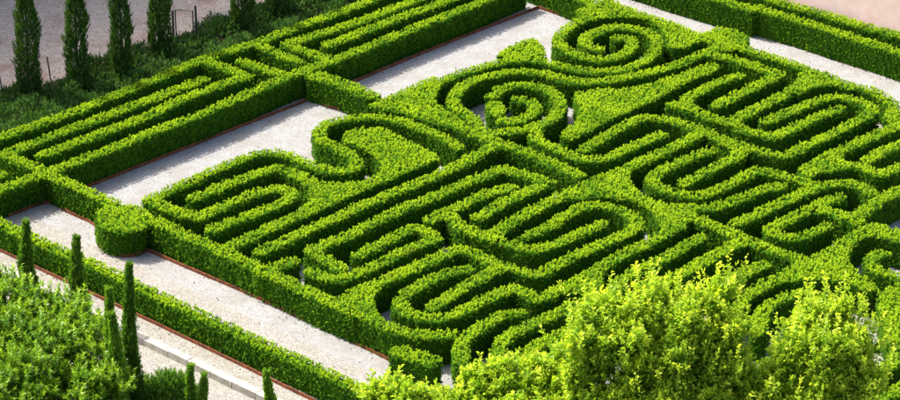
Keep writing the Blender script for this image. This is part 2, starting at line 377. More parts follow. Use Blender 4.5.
     ('L', 1, 0.66, [(0.68,-9.19),(0.08,-9.37),(-0.6,-9.9),(-1.38,-10.87),(-1.88,-11.65),(-1.91,-12.51),(-1.51,-13.01),(-0.89,-13.35),(-0.23,-13.26),(0.39,-12.84),(1.17,-12.08),(1.85,-11.39),(2.41,-10.87),(2.87,-11.13),(3.41,-11.74),(3.93,-11.39)]),
     ('P', 0, 0.00, [(3.37,-11.56),(4.15,-10.61),(5.56,-9.19),(6.11,-8.65),(6.13,-9.81),(5.82,-11.31),(5.23,-11.22),(4.32,-11.31),(3.71,-11.99)]),
     ('L', 1, 0.66, [(5.59,-9.55),(6.23,-8.65),(7.09,-7.74),(8.17,-6.62),(8.98,-5.68),(9.43,-4.53),(9.63,-3.55)]),
  ]),
  ('box_hedge', 'hedge', 'clipped hedges of the maze', 'hedge snaking from a rounded loop to a free end inside the C curl', 1.28, [
     ('L', 1, 0.66, [(3.08,-6.15),(4.01,-5.3),(4.79,-4.14),(5.54,-3.36),(6.3,-3.11),(7.04,-3.55),(7.62,-4.34),(7.73,-5.2),(7.06,-6.06),(6.33,-6.72),(5.26,-7.74),(4.21,-8.83),(3.59,-9.55),(3.19,-9.55),(2.68,-9.19),(2.12,-9.01),(1.39,-9.73),(0.39,-10.96),(-0.66,-12.42)]),
  ]),
  ('box_hedge', 'hedge', 'clipped hedges of the maze', 'short hedge piece leaning against the snaking hedge', 1.28, [
     ('L', 0, 0.70, [(1.05,-7.74),(2.01,-8.92)]),
  ]),
  ('box_hedge', 'hedge', 'clipped hedges of the maze', 'long hedge stroke rising from the slanting branch to a flat hedge patch', 1.28, [
     ('L', 0, 0.70, [(1.64,-6.06),(2.27,-5.2),(3.0,-4.14),(4.08,-2.96),(5.09,-1.86),(5.76,-1.15)]),
  ]),
  ('box_hedge', 'hedge', 'clipped hedges of the maze', 'curved hedge beside the gap of the path corner, half behind the bright tree', 1.28, [
     ('L', 1, 0.66, [(0.45,-16.91),(0.42,-15.72),(0.69,-14.83),(1.42,-13.85),(2.05,-13.1),(2.64,-12.93)]),
  ]),
  ('box_hedge', 'hedge', 'clipped hedges of the maze', 'hooked hedge whose lower end sinks behind the bright tree', 1.28, [
     ('L', 1, 0.66, [(1.8,-16.52),(1.89,-15.72),(2.21,-14.83),(2.96,-14.1),(3.75,-13.35),(4.55,-12.59),(5.56,-11.74)]),
  ]),
  ('box_hedge', 'hedge', 'clipped hedges of the maze', 'short hedge innermost of the arcs behind the bright tree', 1.28, [
     ('L', 1, 0.66, [(2.93,-16.76),(3.14,-15.8),(3.81,-15.08),(4.48,-14.51),(4.99,-14.01)]),
  ]),
  ('box_hedge', 'hedge', 'clipped hedges of the maze', 'flat hedge patch on the gravel path side of the spiral, tapering into the diagonal spine', 1.28, [
     ('P', 0, 0.00, [(-3.83,7.45),(-3.21,8.27),(-1.76,9.94),(-0.84,10.91),(-0.28,10.54),(-0.55,9.22),(-0.64,8.15),(-0.23,6.99),(0.54,5.96),(0.72,4.94),(0.0,5.06),(-1.13,5.85),(-2.27,6.76),(-3.18,7.11)]),
     ('L', 0, 0.70, [(-0.45,6.19),(0.22,5.39),(0.89,4.61),(1.77,3.72),(2.38,3.18),(3.08,2.63),(3.8,1.88),(4.52,1.13),(5.59,-0.12)]),
  ]),
  ('box_hedge', 'hedge', 'clipped hedges of the maze', 'hedge coiling tightly into the large spiral', 1.28, [
     ('L', 1, 0.66, [(1.25,4.5),(2.09,4.5),(3.03,4.72),(3.94,5.28),(4.64,6.07),(5.0,7.34),(4.91,8.62),(4.44,9.46),(3.71,9.94),(2.87,9.94),(2.31,9.46),(1.93,8.62)]),
  ]),
  ('box_hedge', 'hedge', 'clipped hedges of the maze', 'little hooked hedge at the heart of the large spiral', 1.28, [
     ('L', 1, 0.66, [(2.38,5.79),(2.88,5.79),(3.43,6.19),(3.86,7.11),(3.7,8.04),(3.07,8.27)]),
  ]),
  ('clipped_bush', 'bush', 'clipped hedges of the maze', 'small round bush inside the large spiral', 1.28, [
     ('P', 0, 0.00, [(1.64,7.57),(1.83,8.15),(2.24,8.04),(2.54,7.11),(2.39,6.3),(2.03,6.19),(1.72,6.76)]),
  ]),
  ('box_hedge', 'hedge', 'clipped hedges of the maze', 'tail of hedge swinging out of the large spiral to a straight free arm', 1.28, [
     ('L', 1, 0.66, [(3.89,4.83),(3.77,4.05),(4.19,3.28),(4.83,2.52),(5.59,1.77),(6.23,1.56),(6.99,1.88),(7.92,2.85),(9.43,4.27)]),
  ]),
  ('box_hedge', 'hedge', 'clipped hedges of the maze', 'outer arc hedge wrapping the large spiral and running up to the path corner', 1.28, [
     ('L', 1, 0.66, [(1.34,4.83),(0.99,6.19),(0.41,6.99),(0.14,7.92),(0.32,9.22),(0.79,10.18),(1.4,10.79),(2.25,11.27),(3.28,11.64),(4.45,11.4),(5.13,10.79),(6.05,10.36),(6.89,10.42),(7.93,10.79),(9.33,11.52),(10.57,12.39),(11.38,13.14),(12.17,14.03),(12.94,14.67)]),
  ]),
  ('box_hedge', 'hedge', 'clipped hedges of the maze', 'hedge looping from the large spiral around into the small spiral', 1.28, [
     ('L', 1, 0.66, [(-0.84,10.06),(-0.14,10.79),(0.94,11.77),(1.98,12.51),(3.03,13.08),(4.12,13.08),(4.96,12.51),(5.88,11.95),(6.99,11.64),(8.19,12.02),(9.14,12.89),(9.79,14.16),(9.98,15.45),(9.62,16.63),(8.78,17.22),(7.8,17.22),(6.94,16.49),(6.47,15.64),(6.67,14.8),(7.13,14.41)]),
  ]),
  ('box_hedge', 'hedge', 'clipped hedges of the maze', 'rounded hedge arm curling into the heart of the small spiral', 1.28, [
     ('L', 1, 0.66, [(6.89,18.64),(6.02,17.69),(5.44,16.49),(5.25,15.45),(5.55,14.35),(6.28,13.52),(7.07,13.14),(7.89,13.39),(8.5,14.16),(8.79,15.06),(8.6,15.84),(8.07,15.84)]),
  ]),
  ('box_hedge', 'hedge', 'clipped hedges of the maze', 'broad flat hedge patch between the small spiral and the outer gravel path', 1.28, [
     ('P', 0, 0.00, [(6.19,19.46),(7.08,20.56),(7.93,21.41),(8.57,20.43),(9.41,19.46),(10.57,18.37),(11.7,17.16),(12.29,16.63),(13.08,17.29),(13.87,16.89),(14.44,16.23),(14.32,15.06),(13.78,14.41),(12.99,14.16),(12.62,14.8),(12.14,15.45),(11.16,14.54),(10.5,14.67),(10.4,15.97),(10.03,17.69),(9.35,18.5),(7.88,18.64),(6.62,18.1)]),
  ]),
  ('clipped_bush', 'bush', 'clipped hedges of the maze', 'small triangular bush on the gravel beside the spirals', 1.28, [
     ('P', 0, 0.00, [(2.19,13.65),(2.73,14.67),(3.27,15.32),(3.96,15.84),(4.33,15.32),(4.58,14.03),(4.37,13.39),(2.94,13.27)]),
  ]),
  ('box_hedge', 'hedge', 'clipped hedges of the maze', 'large flat wedge of hedge between the two spirals with a long pointed arm', 1.28, [
     ('P', 0, 0.00, [(5.67,9.1),(6.94,9.58),(8.09,9.58),(9.29,10.18),(10.77,11.4),(11.78,12.26),(12.52,12.64),(12.65,11.89),(11.67,10.91),(10.65,9.82),(9.78,8.62),(8.31,6.99),(7.05,5.62),(6.24,4.61),(5.32,3.72),(4.93,3.94),(4.99,4.61),(5.62,5.73),(5.85,6.87),(5.73,8.27)]),
  ]),
  ('box_hedge', 'hedge', 'clipped hedges of the maze', 'long winding hedge with a hairpin below the flat wedge of hedge', 1.28, [
     ('L', 1, 0.66, [(5.84,2.63),(6.64,3.72),(7.46,4.83),(8.23,5.73),(8.93,6.19),(9.64,5.96),(10.41,5.51),(11.04,4.94),(11.65,4.27),(12.28,3.39),(12.65,2.63),(12.54,1.88),(11.82,1.13),(10.76,-0.02),(10.0,-0.95)]),
  ]),
  ('box_hedge', 'hedge', 'clipped hedges of the maze', 'flat hedge patch in the centre of the maze with curved forked arms', 1.28, [
     ('P', 0, 0.00, [(4.65,-2.26),(5.74,-0.74),(6.68,0.09),(7.59,0.92),(7.97,0.82),(7.74,-0.23),(7.89,-1.25),(8.26,-2.16),(8.85,-2.76),(9.54,-3.06),(10.26,-3.06),(10.57,-3.36),(10.35,-4.04),(10.71,-4.63),(9.96,-4.72),(9.61,-5.49),(8.97,-5.78),(8.59,-4.72),(8.4,-3.85),(7.99,-3.06),(7.39,-2.56),(6.35,-2.26),(5.49,-2.56)]),
     ('L', 0, 0.70, [(7.8,0.82),(8.73,1.77),(9.91,2.96),(11.23,4.5)]),
     ('L', 1, 0.66, [(10.07,-3.36),(10.86,-3.36),(11.66,-2.96),(12.71,-2.06),(13.46,-1.46),(14.07,-1.25)]),
  ]),
  ('box_hedge', 'hedge', 'clipped hedges of the maze', 'crescent hedge bending around a free-ended hedge stroke near the maze centre', 1.28, [
     ('L', 1, 0.66, [(11.41,2.52),(10.95,2.2),(10.09,1.35),(9.16,0.4),(8.67,-0.43),(8.83,-1.25),(9.43,-1.76),(10.16,-2.16),(10.81,-2.06),(11.5,-1.46),(12.2,-0.74),(13.17,0.4)]),
  ]),
  ('box_hedge', 'hedge', 'clipped hedges of the maze', 'serpentine hedge with two free tips beside the pointed flat hedge arm', 1.28, [
     ('L', 1, 0.66, [(13.51,11.15),(12.82,10.66),(11.89,9.7),(11.18,8.86),(10.79,8.04),(11.0,7.22),(11.7,6.3),(12.49,5.62),(13.38,4.61),(14.01,4.27),(14.53,4.16),(15.29,4.94),(16.56,6.19),(17.73,7.22)]),
  ]),
  ('box_hedge', 'hedge', 'clipped hedges of the maze', 'small hedge nub beside the serpentine hedge', 1.28, [
     ('L', 0, 0.70, [(10.17,7.69),(10.9,7.11)]),
  ]),
  ('box_hedge', 'hedge', 'clipped hedges of the maze', 'V-folded hedge near the outer gravel path', 1.28, [
     ('L', 0, 0.70, [(12.48,13.77),(13.29,13.27),(14.04,12.64),(14.76,11.89),(15.45,11.27),(14.6,10.3),(13.71,9.34),(12.84,8.39),(12.12,7.57)]),
  ]),
  ('box_hedge', 'hedge', 'clipped hedges of the maze', 'hedge following the outer gravel path past the V-folded hedge', 1.28, [
     ('L', 0, 0.70, [(13.68,14.93),(14.52,14.16),(15.52,13.27),(16.62,12.14)]),
  ]),
  ('box_hedge', 'hedge', 'clipped hedges of the maze', 'straight hedge opening into a rounded bulge at the outer gravel path', 1.28, [
     ('P', 0, 0.00, [(16.04,10.3),(16.59,11.89),(17.55,11.64),(18.39,10.54),(18.84,9.7),(18.46,9.34),(17.85,9.94),(16.89,9.7),(16.1,8.86)]),
     ('L', 0, 0.70, [(12.78,5.85),(13.6,6.87),(15.31,8.74),(16.39,10.18)]),
     ('L', 1, 0.66, [(18.34,10.18),(18.98,9.7),(19.63,9.1),(20.09,8.15),(20.17,7.11),(19.86,5.96),(20.44,5.62)]),
  ]),
  ('box_hedge', 'hedge', 'clipped hedges of the maze', 'long hairpin hedge doubling back under the bulge at the outer path', 1.28, [
     ('L', 1, 0.66, [(14.21,5.73),(15.06,6.53),(15.92,7.34),(16.8,8.15),(17.63,8.57),(18.33,8.33),(18.9,7.8),(19.15,6.99),(18.68,6.19),(17.78,5.17),(16.64,3.94),(15.84,3.18),(15.03,2.31),(14.52,1.99),(13.89,2.31),(13.19,2.74),(12.59,3.39)]),
  ]),
  ('box_hedge', 'hedge', 'clipped hedges of the maze', 'hedge dropping from the outer path bend to a flat leaf-shaped patch', 1.28, [
     ('L', 0, 0.70, [(20.44,5.62),(19.35,4.61),(18.07,3.39),(17.01,2.31)]),
     ('P', 0, 0.00, [(14.96,0.5),(15.78,1.56),(16.48,2.31),(17.27,2.96),(17.14,1.35),(16.69,0.5),(15.94,0.09),(15.37,-0.43)]),
     ('L', 1, 0.66, [(16.21,0.5),(17.13,0.92),(17.85,0.82),(18.29,0.19),(18.8,0.19),(19.75,1.03)]),
  ]),
  ('box_hedge', 'hedge', 'clipped hedges of the maze', 'free-ended hedge arm under the flat leaf-shaped patch', 1.28, [
     ('L', 0, 0.70, [(18.1,1.35),(18.85,2.31),(20.36,3.61)]),
  ]),
  ('box_hedge', 'hedge', 'clipped hedges of the maze', 'slanting hedge linking the crescent to the leaf-shaped patch', 1.28, [
     ('L', 1, 0.66, [(13.02,0.19),(13.48,0.4),(14.12,-0.02),(15.0,-0.64),(15.58,-1.15)]),
  ]),
  ('box_hedge', 'hedge', 'clipped hedges of the maze', 'arched hedge over the almond-shaped hedge loop', 1.28, [
     ('L', 1, 0.66, [(11.81,-4.92),(12.49,-4.34),(13.65,-3.16),(14.83,-2.06),(15.64,-1.35),(16.41,-1.0),(17.1,-0.95),(17.64,-1.35),(17.9,-1.96)]),
  ]),
  ('box_hedge', 'hedge', 'clipped hedges of the maze', 'almond-shaped hedge loop with open tips', 1.28, [
     ('L', 1, 0.66, [(16.45,-2.36),(15.79,-2.86),(14.6,-4.04),(13.67,-4.92),(13.19,-5.59),(13.66,-6.15),(14.22,-6.25),(14.9,-5.78),(15.54,-5.2)]),
     ('L', 0, 0.70, [(15.29,-3.55),(15.82,-3.65),(16.34,-4.14),(16.92,-4.82)]),
     ('L', 0, 0.70, [(16.71,-4.53),(17.48,-3.46),(18.33,-2.46),(19.63,-1.15)]),
  ]),
  ('box_hedge', 'hedge', 'clipped hedges of the maze', 'slanting hedge from the central patch to the wide flat fan', 1.28, [
     ('L', 0, 0.70, [(9.77,-3.95),(10.39,-4.53),(11.03,-5.3),(12.04,-6.34),(12.9,-7.18),(13.49,-7.74),(14.22,-8.38)]),
     ('L', 0, 0.70, [(12.02,-6.53),(10.94,-7.64),(10.05,-8.65),(8.82,-9.99),(7.87,-11.13)]),
  ]),
  ('box_hedge', 'hedge', 'clipped hedges of the maze', 'straight hedge sheltered under the slanting hedge with its tip in shade', 1.28, [
     ('L', 1, 0.66, [(6.34,-11.82),(6.6,-10.61),(7.05,-9.73),(7.9,-8.92),(8.99,-7.74),(10.25,-6.25)]),
  ]),
  ('box_hedge', 'hedge', 'clipped hedges of the maze', 'small hedge stroke showing just above the bright tree crown', 1.28, [
     ('L', 0, 0.70, [(10.68,-10.52),(11.55,-9.73),(12.57,-8.74)]),
  ]),
  ('box_hedge', 'hedge', 'clipped hedges of the maze', 'wide flat fan of hedge curling round a dark pocket', 1.28, [
     ('P', 0, 0.00, [(11.14,-11.99),(11.86,-10.61),(12.97,-9.55),(14.1,-8.38),(15.24,-7.28),(16.2,-6.15),(16.94,-5.3),(17.73,-4.92),(18.72,-5.78),(18.55,-6.9),(17.82,-6.34),(17.15,-6.15),(16.55,-6.9),(16.19,-7.83),(16.13,-8.83),(16.59,-9.9),(16.93,-10.87),(16.47,-11.04),(15.83,-10.52),(15.24,-10.17),(14.26,-10.08),(13.2,-10.34),(12.49,-11.04),(11.82,-11.82),(11.35,-12.67)]),
  ]),
  ('box_hedge', 'hedge', 'clipped hedges of the maze', 'hooked hedge tip inside the dark pocket of the fan', 1.28, [
     ('L', 1, 0.66, [(17.53,-7.74),(17.19,-7.92),(16.93,-8.56),(17.09,-9.19),(17.54,-9.64),(18.26,-10.17)]),
  ]),
  ('box_hedge', 'hedge', 'clipped hedges of the maze', 'flat hedge corner beside the hooked tip', 1.28, [
     ('P', 0, 0.00, [(16.82,-11.04),(18.27,-10.61),(17.63,-16.28),(16.71,-15.32),(16.66,-13.01)]),
  ]),
  ('box_hedge', 'hedge', 'clipped hedges of the maze', 'arc of hedge under the fan behind the bright tree', 1.28, [
     ('L', 1, 0.66, [(11.78,-14.51),(12.02,-13.26),(12.44,-12.25),(13.13,-11.65),(14.02,-11.13)]),
  ]),
  ('box_hedge', 'hedge', 'clipped hedges of the maze', 'hedge stroke glimpsed past the edge of the bright tree', 1.28, [
     ('L', 0, 0.70, [(14.72,-18.85),(16.23,-17.31),(17.54,-16.12)]),
  ]),
  ('box_hedge', 'hedge', 'clipped hedges of the maze', 'lower hedge stroke glimpsed past the edge of the bright tree', 1.28, [
     ('L', 0, 0.70, [(15.07,-20.34),(16.12,-19.38),(17.2,-18.31)]),
  ]),
  ('box_hedge', 'hedge', 'clipped hedges of the maze', 'hedge arc running on from the wide fan, glimpsed through the lime-green crowns', 1.28, [
     ('L', 1, 0.66, [(11.39,-12.25),(10.66,-13.01),(9.91,-14.01),(9.42,-15.32),(9.54,-16.6),(10.17,-17.07)]),
  ]),
  ('box_hedge', 'hedge', 'clipped hedges of the maze', 'straight hedge stroke almost hidden under the lime-green crowns', 1.28, [
     ('L', 0, 0.70, [(12.8,-16.28),(11.56,-17.38),(10.13,-18.77),(8.73,-20.12)]),
  ]),
]
EDGING = [
  ('dark steel edging strip under the straight hedge of the inner gravel path', [(-16.12,0.93),(-13.36,3.84),(-10.26,7.12),(-6.66,10.92)]),
  ('dark steel edging strip at the head of the inner gravel path hedge', [(-4.66,13.05),(-2.42,15.57),(0.0,18.25),(4.48,22.98)]),
  ('rust-red steel edging under the short thick hedge closing the path', [(-6.66,11.04),(-5.55,10.08),(-4.31,9.26)]),
  ('steel edging under the hedge across the head of the inner path', [(4.48,22.98),(5.46,22.06),(6.63,20.95)]),
  ('rust-red steel edging curving round the hedge bastion', [(-18.86,-1.77),(-17.38,-0.41),(-16.25,-1.47),(-15.08,-2.66),(-14.79,-4.11),(-14.53,-4.87),(-14.1,-5.35),(-13.45,-5.63),(-12.89,-5.44),(-12.6,-5.02)]),
  ('long rust-red steel edging between maze hedge and gravel path', [(-12.6,-5.06),(-10.22,-7.2),(-8.04,-9.13),(-5.93,-11.13),(-3.89,-13.07),(-2.03,-14.94)]),
  ('rust-red steel edging of the lower hedge facing the stone kerb', [(-20.16,-3.77),(-18.7,-5.11),(-16.33,-7.29),(-14.05,-9.4),(-11.84,-11.43),(-8.66,-14.42),(-5.63,-17.33),(-4.07,-18.78)]),
  ('rusty steel edging along the outer gravel path', [(7.29,26.67),(9.99,24.12),(13.56,20.95),(14.94,19.72),(18.27,16.47),(21.46,13.36),(23.11,11.76)]),
]

# ------------------------------------------------------------------ hedges
def smooth_line(pts, sm):
    p = np.asarray(pts, float)
    if sm and len(p) > 2:
        q = np.vstack([2 * p[0] - p[1], p, 2 * p[-1] - p[-2]]); o = []
        for i in range(1, len(q) - 2):
            t = np.linspace(0, 1, 9)[:-1, None]
            o.append(.5 * ((2 * q[i]) + (-q[i - 1] + q[i + 1]) * t + (2 * q[i - 1] - 5 * q[i] + 4 * q[i + 1] - q[i + 2]) * t ** 2
                           + (-q[i - 1] + 3 * q[i] - 3 * q[i + 1] + q[i + 2]) * t ** 3))
        p = np.vstack(o + [p[-1:]])
    seg = np.linalg.norm(np.diff(p, axis=0), axis=1); s = np.concatenate([[0], np.cumsum(seg)])
    n = max(2, int(s[-1] / .16)); tt = np.linspace(0, s[-1], n + 1)
    if not sm: tt = np.unique(np.concatenate([tt, s]))
    return np.stack([np.interp(tt, s, p[:, 0]), np.interp(tt, s, p[:, 1])], 1)

def seg_dist(X, a, b):
    d = b - a; t = np.clip(((X - a) @ d) / max(d @ d, 1e-9), 0, 1)
    return np.linalg.norm(X - a - t[:, None] * d, axis=1)

def piece_sdf(pc, X):
    """signed distance (negative inside)"""
    t, w, p = pc
    D = np.full(len(X), 1e9)
    if t == 'L':
        q = p[::2] if len(p) > 12 else p
        if len(p) > 12 and not np.allclose(q[-1], p[-1]): q = np.vstack([q, p[-1:]])
        for i in range(len(q) - 1): D = np.minimum(D, seg_dist(X, q[i], q[i + 1]))
        return D - w / 2
    ins = np.zeros(len(X), bool); n = len(p)
    for i in range(n):
        a, c = p[i], p[(i + 1) % n]; D = np.minimum(D, seg_dist(X, a, c))
        cond = (a[1] > X[:, 1]) != (c[1] > X[:, 1])
        with np.errstate(divide='ignore', invalid='ignore'):
            xi = (c[0] - a[0]) * (X[:, 1] - a[1]) / (c[1] - a[1]) + a[0]
        ins ^= cond & (X[:, 0] < xi)
    return np.where(ins, -D, D)

GX0, GY0, G = -34.0, -32.0, .06; NX, NY = 1200, 1130
best = np.full((NX, NY), -1e3, np.float32); second = best.copy(); owner = np.full((NX, NY), -1, np.int16)
hs = []
for hi, (nm, cat, grp, lab, h, pcs) in enumerate(HEDGES):
    pl = []
    for t, sm, w, pts in pcs:
        pl.append((t, w, smooth_line(pts, sm) if t == 'L' else smooth_line(list(pts) + [pts[0]], 1)[:-1]))
    hs.append(pl)
    allp = np.vstack([q[2] for q in pl]); lo = allp.min(0) - .8; hi_ = allp.max(0) + .8
    i0, i1 = [int(np.clip((v - GX0) / G, 0, NX)) for v in (lo[0], hi_[0])]
    j0, j1 = [int(np.clip((v - GY0) / G, 0, NY)) for v in (lo[1], hi_[1])]
    gx, gy = np.meshgrid(GX0 + (np.arange(i0, i1) + .5) * G, GY0 + (np.arange(j0, j1) + .5) * G, indexing='ij')
    X = np.stack([gx.ravel(), gy.ravel()], 1); D = np.full(len(X), 1e9)
    for q in pl:                                       # each piece only near itself
        a = q[2].min(0) - .8; c = q[2].max(0) + .8
        k = np.where((X[:, 0] > a[0]) & (X[:, 0] < c[0]) & (X[:, 1] > a[1]) & (X[:, 1] < c[1]))[0]
        D[k] = np.minimum(D[k], piece_sdf(q, X[k]))
    dep = (-D).reshape(gx.shape).astype(np.float32)
    b_ = best[i0:i1, j0:j1]; s_ = second[i0:i1, j0:j1]; o_ = owner[i0:i1, j0:j1]
    up = dep > b_
    s_[:] = np.where(up, b_, np.maximum(s_, dep)); o_[:] = np.where(up, hi, o_); b_[:] = np.where(up, dep, b_)

def grid_at(X):
    i = np.clip(((X[:, 0] - GX0) / G).astype(int), 0, NX - 1); j = np.clip(((X[:, 1] - GY0) / G).astype(int), 0, NY - 1)
    return best[i, j], second[i, j], owner[i, j]

def wob(X, k=1.0):
    return (np.sin(X[:, 0] * 2.1 * k + 1.3) * np.sin(X[:, 1] * 1.7 * k + .4) + .6 * np.sin(X[:, 0] * 4.3 * k + X[:, 1] * 3.1 * k)) * .5

NT = 0
TOPD, SIDED = 104, 64
for hi, (nm, cat, grp, lab, h, pcs) in enumerate(HEDGES):
    pl = hs[hi]; allp = np.vstack([q[2] for q in pl]); c0 = allp.mean(0)
    root = tag(empty(nm, (float(allp[0][0]), float(allp[0][1]), 0)), lab, cat, grp)
    # -- top shoots: cells this hedge owns
    ii, jj = np.where((owner == hi) & (best > .02))
    n = R.poisson(len(ii) * G * G * TOPD); lst = []
    if len(ii):
        k = R.integers(0, len(ii), n)
        X = np.stack([GX0 + (ii[k] + R.random(n)) * G, GY0 + (jj[k] + R.random(n)) * G], 1)
        dp = best[ii[k], jj[k]]
        z = h - .11 - .09 * np.clip(1 - dp / .12, 0, 1) ** 2 + .018 * wob(X) + R.normal(0, .011, n)
        ax = np.stack([R.normal(0, .28, n), R.normal(0, .28, n), np.ones(n)], 1); ax = norm(ax)
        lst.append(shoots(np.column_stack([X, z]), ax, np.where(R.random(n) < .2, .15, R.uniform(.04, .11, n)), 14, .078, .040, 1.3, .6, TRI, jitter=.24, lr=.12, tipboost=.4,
                          stint=np.clip(.86 + .25 * wob(X, .5) + R.normal(0, .16, n), 0, 1)))  # lighter tops: fresh growth plus sunlit brightness put into the tint
    # -- side shoots along the outline of every piece
    for t, w, p in pl:
        if t == 'L':
            tn = norm(np.gradient(p, axis=0)); nn = np.stack([-tn[:, 1], tn[:, 0]], 1)
            segs = [(p + nn * w / 2, nn), (p - nn * w / 2, -nn)]
            for e, tdir in ((p[0], -tn[0]), (p[-1], tn[-1])):
                an = np.linspace(-math.pi / 2, math.pi / 2, 9); pr = np.array([-tdir[1], tdir[0]])
                dv = np.cos(an)[:, None] * tdir + np.sin(an)[:, None] * pr
                segs.append((e + dv * w / 2, dv))
        else:
            pp = np.vstack([p, p[:1]]); tn = norm(np.roll(p, -1, 0) - np.roll(p, 1, 0)); nn = np.stack([tn[:, 1], -tn[:, 0]], 1)
            ar = .5 * np.sum(p[:, 0] * np.roll(p[:, 1], -1) - p[:, 1] * np.roll(p[:, 0], -1))
            if ar < 0: nn = -nn
            segs = [(pp, np.vstack([nn, nn[:1]]))]
        for q, dv in segs:
            sl = np.linalg.norm(np.diff(q, axis=0), axis=1); tot = sl.sum(); cs = np.concatenate([[0], np.cumsum(sl)])
            n = R.poisson(tot * h * SIDED)
            if n == 0: continue
            tt = R.random(n) * tot
            X = np.stack([np.interp(tt, cs, q[:, 0]), np.interp(tt, cs, q[:, 1])], 1)
            o = norm(np.stack([np.interp(tt, cs, dv[:, 0]), np.interp(tt, cs, dv[:, 1])], 1))
            z = .03 + R.random(n) * (h - .10)
            inset = .075 + .03 * np.clip((z - h + .25) / .25, 0, 1) + .016 * wob(np.column_stack([tt, z * 1.5])) + R.normal(0, .014, n)
            bb, ss, ow = grid_at(X)
            oth = np.where(ow == hi, ss, bb)
            own = np.full(n, 1.0)
            k = ow == hi; own = np.where(k, bb, -1)
            keep = (oth < .06) & (own < .10)
            away = (o @ np.array([0., 1.])) > .25            # sides turned from the garden front carry a thinner coat
            keep &= ~away | (R.random(n) < .5)
            X, o, z, inset = X[keep], o[keep], z[keep], inset[keep]; n = len(X)
            if n == 0: continue
            ax = norm(np.column_stack([o + R.normal(0, .35, (n, 2)), .45 + R.normal(0, .35, n)]))
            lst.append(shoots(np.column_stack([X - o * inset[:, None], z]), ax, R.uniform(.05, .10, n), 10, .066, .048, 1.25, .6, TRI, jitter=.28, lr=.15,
                              tipboost=.25, stint=np.clip(.04 + .12 * wob(X, .7) + R.normal(0, .25, n), 0, 1)))  # darker sides: older leaves, with their shade put into the tint
    V, Q, T = join(lst); NT += len(Q)
    tag(quads('foliage', V, Q, M['hedge'], root, T), kind='stuff')
    # -- dense twiggy core just under the leaves
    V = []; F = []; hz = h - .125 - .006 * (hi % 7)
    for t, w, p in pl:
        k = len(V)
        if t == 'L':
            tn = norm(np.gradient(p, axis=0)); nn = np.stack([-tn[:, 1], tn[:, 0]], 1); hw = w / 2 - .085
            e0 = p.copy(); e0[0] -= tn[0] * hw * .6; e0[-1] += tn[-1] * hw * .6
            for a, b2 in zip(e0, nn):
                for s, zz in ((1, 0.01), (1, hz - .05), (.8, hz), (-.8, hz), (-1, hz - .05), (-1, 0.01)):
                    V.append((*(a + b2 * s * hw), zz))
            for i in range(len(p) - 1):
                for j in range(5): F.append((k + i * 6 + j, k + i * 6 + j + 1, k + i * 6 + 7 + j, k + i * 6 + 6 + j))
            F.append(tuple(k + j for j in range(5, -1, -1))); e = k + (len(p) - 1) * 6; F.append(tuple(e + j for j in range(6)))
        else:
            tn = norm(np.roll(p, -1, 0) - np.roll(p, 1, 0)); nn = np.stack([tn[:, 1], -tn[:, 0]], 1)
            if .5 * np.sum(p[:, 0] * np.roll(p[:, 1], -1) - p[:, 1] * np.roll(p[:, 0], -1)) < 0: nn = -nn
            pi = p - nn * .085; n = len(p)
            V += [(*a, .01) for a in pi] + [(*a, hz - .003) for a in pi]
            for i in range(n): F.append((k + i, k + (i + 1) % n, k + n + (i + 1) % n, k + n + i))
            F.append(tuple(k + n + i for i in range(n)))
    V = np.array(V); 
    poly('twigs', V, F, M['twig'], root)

# ------------------------------------------------------------------ steel edging
for lab, pts in EDGING:
    p = smooth_line(pts, 1); tn = norm(np.gradient(p, axis=0)); nn = np.stack([-tn[:, 1], tn[:, 0]], 1)
    V = []; F = []; c = p.mean(0)
    for i, a in enumerate(p):
        zz = .15 + .006 * math.sin(i * .37)
        for s, z in ((.016, -.02), (.016, zz), (-.016, zz), (-.016, -.02)): V.append((*(a + nn[i] * s), z))
        if i:
            for j in range(3): F.append(((i - 1) * 4 + j, (i - 1) * 4 + j + 1, i * 4 + j + 1, i * 4 + j))
    F += [(3, 2, 1, 0), tuple(len(V) - 4 + j for j in range(4))]
    tag(poly('steel_edging', V, F, M['rust']), lab, 'edging', 'steel edging strips')

# ------------------------------------------------------------------ conifers, shrubs, trees
def cypress(loc, H, r, label, group, m, dens=1.0, lean=(0, 0), name='cypress_tree', taper=.38):
    x, y, z0 = loc
    root = tag(empty(name, loc), label, 'tree', group)
    ph = R.random() * 6
    def cen(t): return np.stack([x + lean[0] * t * H + .05 * np.sin(t * 7 + ph), y + lean[1] * t * H + .05 * np.cos(t * 6 + ph)], -1)
    ts = np.linspace(0, .9, 7); c = cen(ts)
    V, Q, _ = tube(np.column_stack([c, z0 + ts * H]), .09 * (1 - ts) + .012, 7)
    quads('trunk', V, Q, M['bark'], root, smooth=True)
    n = int(dens * 2 * math.pi * r * H * 170)
    t = R.random(n) ** 1.1 * .965 + .02; an = R.random(n) * 6.283
    prof = np.clip(np.minimum((t / .07) ** .5, ((1 - t) / taper) ** .8), 0, 1)
    lump = 1 + .16 * np.sin(an * 3 + t * 19 + ph) + .12 * np.sin(an * 5 - t * 31)
    rad = r * prof * lump * R.uniform(.55, 1.0, n)
    c = cen(t); P = np.column_stack([c[:, 0] + rad * np.cos(an), c[:, 1] + rad * np.sin(an), z0 + t * H - .12])
    ax = norm(np.column_stack([.35 * np.cos(an) + R.normal(0, .1, n), .35 * np.sin(an) + R.normal(0, .1, n), np.ones(n)]))
    Vs, Qs, T = shoots(P, ax, R.uniform(.16, .30, n), 8, .12, .034, .5, .25, NEEDLE, jitter=.25, stint=np.clip(R.random(n) * .8 + .2 * lump - .2, 0, 1))
    tag(quads('crown', Vs, Qs, m, root, T), kind='stuff')
    return root

